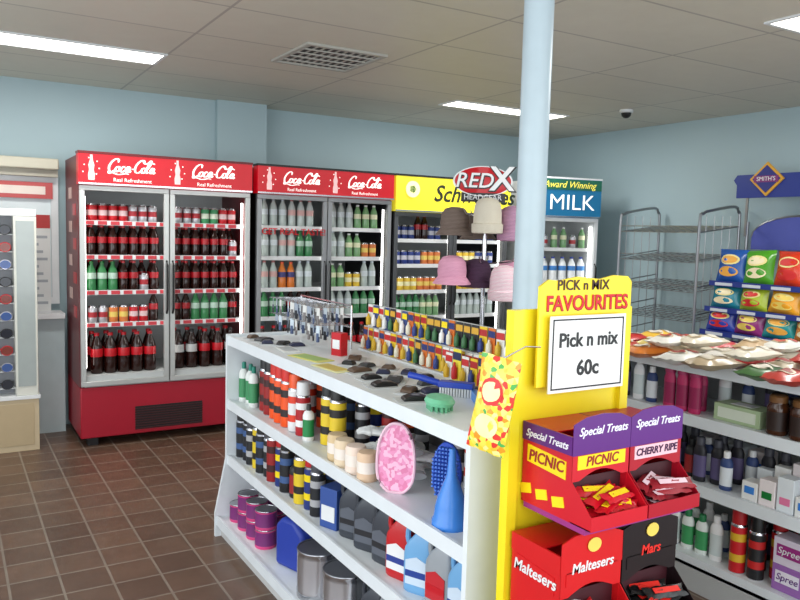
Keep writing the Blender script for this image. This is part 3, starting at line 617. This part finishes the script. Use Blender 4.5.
def cbox(lab,loc,w,d,h,body,top,letters,lc,band,side_txt=None,toptxt='Special Treats'):
    g=thing('confectionery_box',lab,'candy box',loc,0,'cardboard confectionery boxes')
    T=.003
    B().box(0,w,0,d,0,T,body).box(0,T,0,d,T,h,body).box(w-T,w,0,d,T,h,body).box(T,w-T,d-T,d,T,h,body).box(T,w-T,.06,d-T,h-T,h,body).box(T,w-T,.02,.02+T,.0,.1,M(60,15,25)).make('carton',g)
    arch=[(w*.88-(w*.76)*i/8,.1-.0+.022*math.sin(math.pi*i/8)) for i in range(9)]
    B().prism([(w,.1),(w,h+.03),(w*.8,h+.045),(w*.5,h+.05),(w*.2,h+.045),(0,h+.03),(0,.1)]+arch[::-1],'y',-.002,.001,body).make('front_panel',g)
    B().prism([(-.003,h*.78),(w+.001,h*.78),(w,h+.03),(w*.8,h+.045),(w*.5,h+.05),(w*.2,h+.045),(-.003,h+.03)],'y',-.004,-.002,top).box(-.003,0,0,d,h*.78,h,top).make('header_band',g)
    B().box(0,w,-.07,-.067,0,.035,body).box(0,w,-.067,0,0,.003,body).prism([(-.067,0),(0,0),(0,.1),(-.067,.035)],'x',0,.002,body).prism([(-.067,0),(0,0),(0,.1),(-.067,.035)],'x',w-.002,w,body).make('tray',g)
    B().box(.015,w-.015,-.004,-.002,.128,.162,band).prism([(.02,.1),(d-.02,.11),(d-.02,.155),(.02,.145)],'x',-.002,0,band).make('name_band',g)
    big=len(letters)<8
    if toptxt: text(letters,.034 if big else .026,lc,g,(w/2,-.0045,.145),shear=.15,off=.0006)
    else: text(letters,.036,lc,g,(w/2,-.0045,h*.82),shear=.15,off=.0006); B().lathe([(0,0),(.022,0),(.022,.002),(0,.002)],M(235,205,90),seg=20,sy=.8).make('seal_print',g,(w/2,-.006,h+.015),FY)
    if side_txt: text(side_txt,.04,lc,g,(-.003,d/2,.128),FX,shear=.15,off=.0006)
    if toptxt:
        text(toptxt,.029,M(240,240,250),g,(w/2,-.0045,h+.01),shear=.3,off=.0003); text(toptxt,.027,M(240,240,250),g,(-.004,d/2,h*.88),FX,shear=.3,off=.0003)
        for i in range(3): B().prism([(.02+i*.06,.03),(.06+i*.06,.02),(.066+i*.06,.045),(.026+i*.06,.055)],'x',-.002,0,YEL).make('bar_print',g)
    return g
RD=M(200,15,35,.35)
cbox('red and purple chocolate bar box with yellow name band',(1.275,1.30,.872),.19,.18,.21,RD,PURP,'PICNIC',M(150,15,30),YEL,'PICNIC')
cbox('red and purple chocolate bar box with dark tray',(1.47,1.30,.872),.19,.18,.21,M(170,12,35,.35),PURP,'CHERRY RIPE',M(60,10,60),M(235,190,200))
cbox('red chocolate ball box with cut-out tray',(1.235,1.28,.597),.2,.18,.205,M(205,20,25,.35),M(205,20,25,.35),'Maltesers',WHITE,M(205,20,25,.35),'Maltesers',None)
cbox('black and red chocolate bar box with cut-out tray',(1.44,1.28,.597),.2,.18,.205,M(25,15,18,.35),M(25,15,18,.35),'Mars',M(230,40,30),M(25,15,18,.35),None,None)
def bar(lab,c1,c2):
    g=pillow('chocolate_bar',lab,'candy bar',.13,.035,.018,c1,None,'wrapped chocolate bars in the trays',nu=8,nv=4)
    B().box(-.04,.04,-.0105,-.009,.01,.025,c2).make('label',g); return g
bars=[P(bar('red wrapped chocolate bar with yellow label',RD,YEL)),P(bar('dark cherry wrapped chocolate bar',M(140,10,30),M(230,200,210))),P(bar('small red chocolate bag in tray',M(205,20,25),WHITE)),P(bar('black wrapped chocolate bar with red label',BLACK,M(220,40,30)))]
for bi,(x,y_,z) in enumerate([(1.37,1.265,.876),(1.565,1.265,.876),(1.335,1.245,.601),(1.54,1.245,.601)]):
    for i in range(12):
        dup(bars[bi],(x+random.uniform(-.025,.025),y_-.02+.022*(i%3),z+.012+.013*(i//3)),rot=(math.radians(-70+random.uniform(-18,18)),random.uniform(-.2,.2),random.uniform(-.5,.5)))
g=pillow('lolly_bag','yellow and red mixed lolly bag hanging beside the stand','candy bag',.11,.24,.05,speckle([(245,215,60),(220,60,50),(250,235,150),(250,225,90),(80,170,80),(240,150,40),(250,225,90),(250,215,80),(245,230,130),(235,190,60)],75),M(245,235,170),None,band=M(215,40,40))
g.location=(1.12,1.44,1.03); g.rotation_euler=(0,math.radians(9),math.radians(-68))
B().tube([(0,0,.235),(.03,.05,.27),(.05,.09,.27)],.002,CHROME).make('hook',g)

# ---------- right gondola
QX=2.82; QY0=1.1; QY1=2.8
t=thing('shelving_unit','white metal shop shelving unit with groceries and toiletries','shelves',(QX,QY0,0)); L=QY1-QY0
for z in (1.017,.781,.481,.15):
    wd=.42 if z<1 else .8
    B().box(.012,wd,.02,L-.02,z-.025,z,SW).box(0,.012,.02,L-.02,z-.045,z+.006,SW).make('shelf',t)
B().box(0,.8,.02,L-.02,0,.12,M(180,182,182)).make('base',t); B().box(.42,.44,.02,L-.02,.12,.992,M(150,152,152)).make('back_panel',t)
B().box(0,.8,L-.02,L,0,1.017,SW).make('end_panel',t); B().box(0,.8,0,.02,0,1.017,SW).make('end_panel',t)
def Q(y,w_,z): return (QX+w_,y,z)
pkb=P(bott(.2,.03,M(190,45,100),M(150,30,80),M(170,45,95),'dark pink shampoo bottle','shampoo bottles',.7,capr=.8))
blk=P(bott(.2,.031,M(28,26,34),M(90,80,120),M(60,60,70),'black shampoo bottle','dark toiletry bottles',.7,capr=.6))
blb=P(bott(.17,.028,M(50,70,120),M(220,225,230),M(230,230,230),'blue toiletry bottle with white cap','toiletry bottles',.8,capr=.5))
whb=P(bott(.2,.03,M(235,235,235),M(205,215,215),M(225,225,225),'white lotion bottle','white bottles on the bottom shelf',.7,capr=.5))
grb=P(bott(.18,.03,M(225,230,225),M(60,150,90),M(30,120,70),'white bottle with green label','white bottles on the bottom shelf',.7,capr=.5))
jar=P(bott(.16,.042,M(70,38,20,.15),M(40,22,16),M(120,80,40),'brown glass coffee jar','coffee jars on the shelf',1,name='coffee_jar',capr=.8))
bjar=P(bott(.14,.04,M(24,20,20,.15),M(120,30,30),BLACK,'black coffee jar','coffee jars on the shelf',1,name='coffee_jar',capr=.8))
rsp=P(spray(.28,.033,M(195,20,30),M(215,170,40),M(170,15,25),'tall red insect spray can','insect spray cans'))
bsp=P(spray(.27,.033,M(25,25,28),M(190,30,30),BLACK,'tall black insect spray can','insect spray cans'))
for y_,w_ in [(2.33,.06),(2.26,.06),(2.19,.06),(2.3,.14),(2.22,.14)]: dup(pkb,Q(y_,w_,.781),R90)
for y_,w_,k in [(2.45,.08,blb),(2.53,.08,whb),(2.62,.08,blk),(2.4,.2,whb),(2.14,.2,whb),(2.05,.24,blb),(1.95,.26,blk),(1.88,.3,blb),(1.8,.3,blk),(1.7,.3,blk),(1.6,.3,bjar)]: dup(k,Q(y_,w_,.781),R90)
g=thing('tissue_box','green and white tissue box on the shelf','tissue box',Q(1.98,.12,.781),0); B().box(-.06,.06,-.11,.11,0,.075,M(170,190,150)).make('carton',g,bevel=.002); B().box(-.061,-.06,-.09,.09,.015,.06,M(215,222,205)).make('label',g); B().box(-.03,.03,-.05,.05,.075,.077,WHITE).make('tissue',g)
for y_,w_,k in [(1.8,.07,jar),(1.7,.07,jar),(1.6,.07,jar),(1.88,.2,bjar),(1.78,.18,bjar),(1.68,.18,jar),(1.5,.08,jar),(1.4,.08,bjar)]: dup(k,Q(y_,w_,.781))
for i in range(9): dup([blk,blk,blb,blk,blk,db,blk,blk,blb][i],Q(2.56-i*.068,.07+.03*(i%2),.481),R90)
for i in range(10): dup([blk,blb,blk][i%3],Q(2.5-i*.075,.19,.481),R90)
wc=[M(232,232,230),M(222,228,232),M(235,225,225)]
for i in range(12):
    y_=1.88-.078*(i//2); g=thing('soap_carton','white boxed soap carton on the shelf','carton',Q(y_,.07+.1*(i%2),.481),0,'white cartons on the shelf'); h_=.08+.03*((i//2)%3)+.04*(i%2)
    B().box(-.035,.035,-.035,.035,0,h_,wc[i%3]).make('carton',g,bevel=.002); B().box(-.036,-.035,-.022,.022,.03,.06,[LBLUE,PINK,GREEN][i%3]).make('label',g)
for i in range(7): dup([whb,whb,whb,whb,grb,grb,whb][i],Q(2.5-i*.075,.08,.15),R90)
for i in range(8): dup([grb,whb,blb][i%3],Q(2.5-i*.08,.2,.15),R90)
for y_,w_,k in [(1.93,.06,rsp),(1.85,.07,bsp),(1.9,.16,bsp),(1.8,.15,rsp),(1.95,.3,blk),(1.85,.3,bsp)]: dup(k,Q(y_,w_,.15))
for i,(y_,z) in enumerate([(1.7,0),(1.7,1),(1.55,0),(1.55,1),(1.4,0),(1.4,1)]):
    g=thing('detergent_carton','purple and white printed carton on the shelf','carton',Q(y_,.1,.15+.11*z),0,'purple cartons on the bottom shelf')
    B().box(-.05,.05,-.065,.065,0,.11,[M(150,100,170),M(215,205,220)][i%2]).make('carton',g,bevel=.002); B().box(-.052,-.05,-.05,.05,.035,.085,[M(230,225,235),M(150,40,120)][i%2]).make('label',g)
    text('Spree',.04,[PURP,WHITE][i%2],g,(-.053,0,.06),FX,shear=.2)
for i in range(6):
    g=thing('tissue_pack','white paper pack on the shelf','paper pack',Q(2.5-.1*i,.3,.481),0,'paper packs on the shelf'); B().box(-.05,.05,-.045,.045,0,.15,wc[i%3]).make('wrap',g,bevel=.01); B().box(-.051,-.05,-.03,.03,.05,.1,LBLUE).make('label',g)
pc=[(70,110,60),(170,40,40),(200,70,60),(225,215,190),(232,222,205),(205,180,150),(228,226,218),(190,90,80),(190,170,140),(234,230,222)]
for i in range(9):
    for j in range(3):
        c_=pc[(i*2+j*3)%10] if i>2 else [(80,130,70),(190,45,45),(235,190,70),(200,70,60),(230,210,120),(110,60,130),(225,130,50),(225,215,190),(185,40,45)][i*3+j]
        g=pillow('food_packet','soft packet of dried food lying on the top shelf','food packet',.16,.22,.06,M(*c_,rough=.3),M(160,60,50) if (i+j)%3==0 else M(225,215,200),'soft packets on the top shelf',band=M(225,215,190))
        g.location=(QX+.12+j*.24-.1,2.68-i*.175,1.017+.034); g.rotation_euler=(-R90,random.uniform(-.05,.05),R90+random.uniform(-.3,.3))
for i in range(12):
    g=pillow('food_packet','soft packet stacked on other packets','food packet',.12,.24,.055,M(*[(240,236,225),(225,215,195),(200,170,130),(228,226,218),(236,228,210),(190,60,50),(222,205,175),(240,236,225),(215,190,150),(232,228,220),(205,90,60),(225,215,190)][i],rough=.3),M(190,80,60) if i%3==0 else M(230,222,205),'soft packets on the top shelf',band=M(215,190,150))
    g.location=(QX+.1+.12*(i%4),2.3-i*.11,1.017+.088); g.rotation_euler=(-R90,0,R90+random.uniform(-.4,.4))

# ---------- wire bread rack
t=thing('wire_rack','empty chrome wire rack with sloping shelves','wire rack',(5.1,3.95,0))
for y_ in (0,.82):
    b=B(); b.tube(smooth([(0.02,y_,0),(.02,y_,.9),(.02,y_,1.68),(.06,y_,1.77),(.16,y_,1.8),(.44,y_,1.84),(.5,y_,1.8),(.52,y_,1.7),(.52,y_,.9),(.52,y_,0)],5),.012,STEEL,8)
    for i in range(7): b.tube([(.02,y_,.3+i*.22),(.52,y_,.36+i*.22)],.005,STEEL,5)
    for i in range(4): b.tube([(.1+i*.1,y_,.3),(.1+i*.1,y_,1.76)],.0035,STEEL,5)
    b.make('side_frame',t)
for k in range(6):
    z=.42+k*.24; b=B()
    for i in range(8): b.tube([(.02+i*.07,0,z+i*.009),(.02+i*.07,.82,z+i*.009)],.004,STEEL,5)
    for i in range(11): b.tube([(.02,.02+i*.078,z),(.51,.02+i*.078,z+.063)],.003,STEEL,5)
    b.tube([(.02,0,z+.05),(.02,.82,z+.05)],.005,STEEL,5); b.make('shelf',t)
# ---------- chips rack
t=thing('snack_rack','blue and chrome snack rack filled with potato chip bags','snack rack',(5.1,2.9,0))
NB=M(30,50,130,.35)
for y_ in (0,.96):
    B().tube([(.5,y_,0),(.5,y_,1.72)],.014,STEEL,8).tube([(.05,y_,0),(.05,y_,.3)],.014,STEEL,8).tube([(0,y_,.3),(.5,y_,.3)],.01,STEEL,8).make('side_frame',t)
sh=[(1.24,.02),(1.04,-.02),(.86,-.06),(.62,-.1),(.38,-.14)]
for z,x in sh:
    b=B(); b.box(x+.05,.5,0,.96,z-.015,z,M(60,70,130)).box(x+.04,x+.05,0,.96,z-.03,z+.01,NB)
    for i in range(4): b.box(x+.038,x+.04,.05+i*.235,.2+i*.235,z-.024,z-.002,M(200,205,215))
    b.make('shelf',t)
arc=[(.08,1.5)]+[(.48+.4*math.cos(a*math.pi/12),1.6+.16*math.sin(a*math.pi/12)) for a in range(12,-1,-1)]+[(.88,1.5)]
B().prism(arc,'x',.44,.46,M(70,80,160)).make('back_board',t)
B().tube([(.45,y_2,z_2) for y_2,z_2 in arc[1:-1]],.012,STEEL,8).make('arch_rail',t)
hp=[(0,1.9),(.94,1.9),(.94,2.0),(.97,2.04),(.94,2.08),(.1,2.08),(.06,2.06),(0,2.06)]
hh=B().prism(hp,'x',.3,.33,NB).box(.31,.32,.1,.12,1.6,1.9,STEEL).box(.31,.32,.84,.86,1.6,1.9,STEEL).make('header_board',t)
dc=.68
B().prism([(dc-.14,2.04),(dc,1.91),(dc+.14,2.04),(dc,2.17)],'x',.285,.3,M(215,160,50)).make('diamond_border',hh)
B().prism([(dc-.115,2.04),(dc,1.935),(dc+.115,2.04),(dc,2.145)],'x',.28,.285,M(35,40,120)).prism([(dc-.1,2.015),(dc+.1,2.015),(dc+.1,2.065),(dc-.1,2.065)],'x',.278,.28,M(120,40,110)).make('diamond_face',hh)
text("SMITH'S",.045,WHITE,hh,(.277,dc,2.04),FX)
cols=[[(40,90,170),(80,160,40),(215,60,30),(230,95,40)],[(40,130,150),(170,190,50),(240,165,40),(120,160,60)],[(50,70,170),(150,50,120),(40,150,150),(220,130,40)],[(40,50,120),(100,40,110),(50,60,130),(170,40,50)],[(160,40,40),(60,60,120),(40,100,60),(190,130,40)]]
for ri,(z,x) in enumerate(sh):
    for i in range(4):
        h_=.26 if ri==0 else .18
        c_=cols[ri][i]
        g=pillow('chip_bag',['potato chip bag on the upper snack shelf','potato chip bag on a middle snack shelf','small chip bag under the middle shelf','chip bag on a lower snack shelf','chip bag on the bottom snack shelf'][ri],'chip bag',.25,h_,.13,M(*c_,rough=.22),M(*[(235,170,70),(245,230,190),(210,40,40),(240,210,100)][(i+ri)%4]),'potato chip bags on the snack rack',nu=12,nv=12,band=M(240,225,150),er=1.15)
        g.location=(5.1+x+.13,3.74-i*.24,z); g.rotation_euler=(math.radians(-10),random.uniform(-.08,.08),-R90+random.uniform(-.12,.12))
for g in protos: kill(g)
for o in list(kinds.values()): bpy.data.objects.remove(o)

# ---------- lights
def area(loc,rot,sx,sy,e,col=(1,1,1)):
    l=bpy.data.lights.new('area_lamp','AREA'); l.shape='RECTANGLE'; l.size=sx; l.size_y=sy; l.energy=e; l.color=col
    o=bpy.data.objects.new('area_lamp',l); C.objects.link(o); o.location=loc; o.rotation_euler=rot; return o
area((.6,5.0,2.59),(0,0,0),1.1,.25,22,(1,1,.98)); area((4.1,5.1,2.59),(0,0,0),1.1,.2,22,(1,1,.98)); area((4.0,2.16,2.59),(0,0,0),1.1,.25,30,(1,1,.98))
area((-1.4,1.5,1.5),(0,-R90,0),2.0,4.5,75,(.93,.97,1)); area((2.0,-1.1,1.5),(R90,0,0),5,2.0,85,(.94,.98,1))
w=bpy.data.worlds.new('daylight'); bpy.context.scene.world=w; w.use_nodes=True; bg=w.node_tree.nodes['Background']; bg.inputs[0].default_value=(.85,.93,1,1); bg.inputs[1].default_value=1.05
# ---------- camera
cd_=bpy.data.cameras.new('camera'); cam=bpy.data.objects.new('camera',cd_); C.objects.link(cam); cd_.sensor_width=36; cd_.lens=36*757.566/800; cd_.clip_start=.05
cam.matrix_world=Matrix.Translation((0,0,1.557))@Matrix.Rotation(math.radians(-31.025),4,'Z')@Matrix.Rotation(math.radians(90-5.069),4,'X')@Matrix.Rotation(math.radians(1.514),4,'Z')
bpy.context.scene.camera=cam
bpy.context.scene.view_settings.view_transform='Standard'
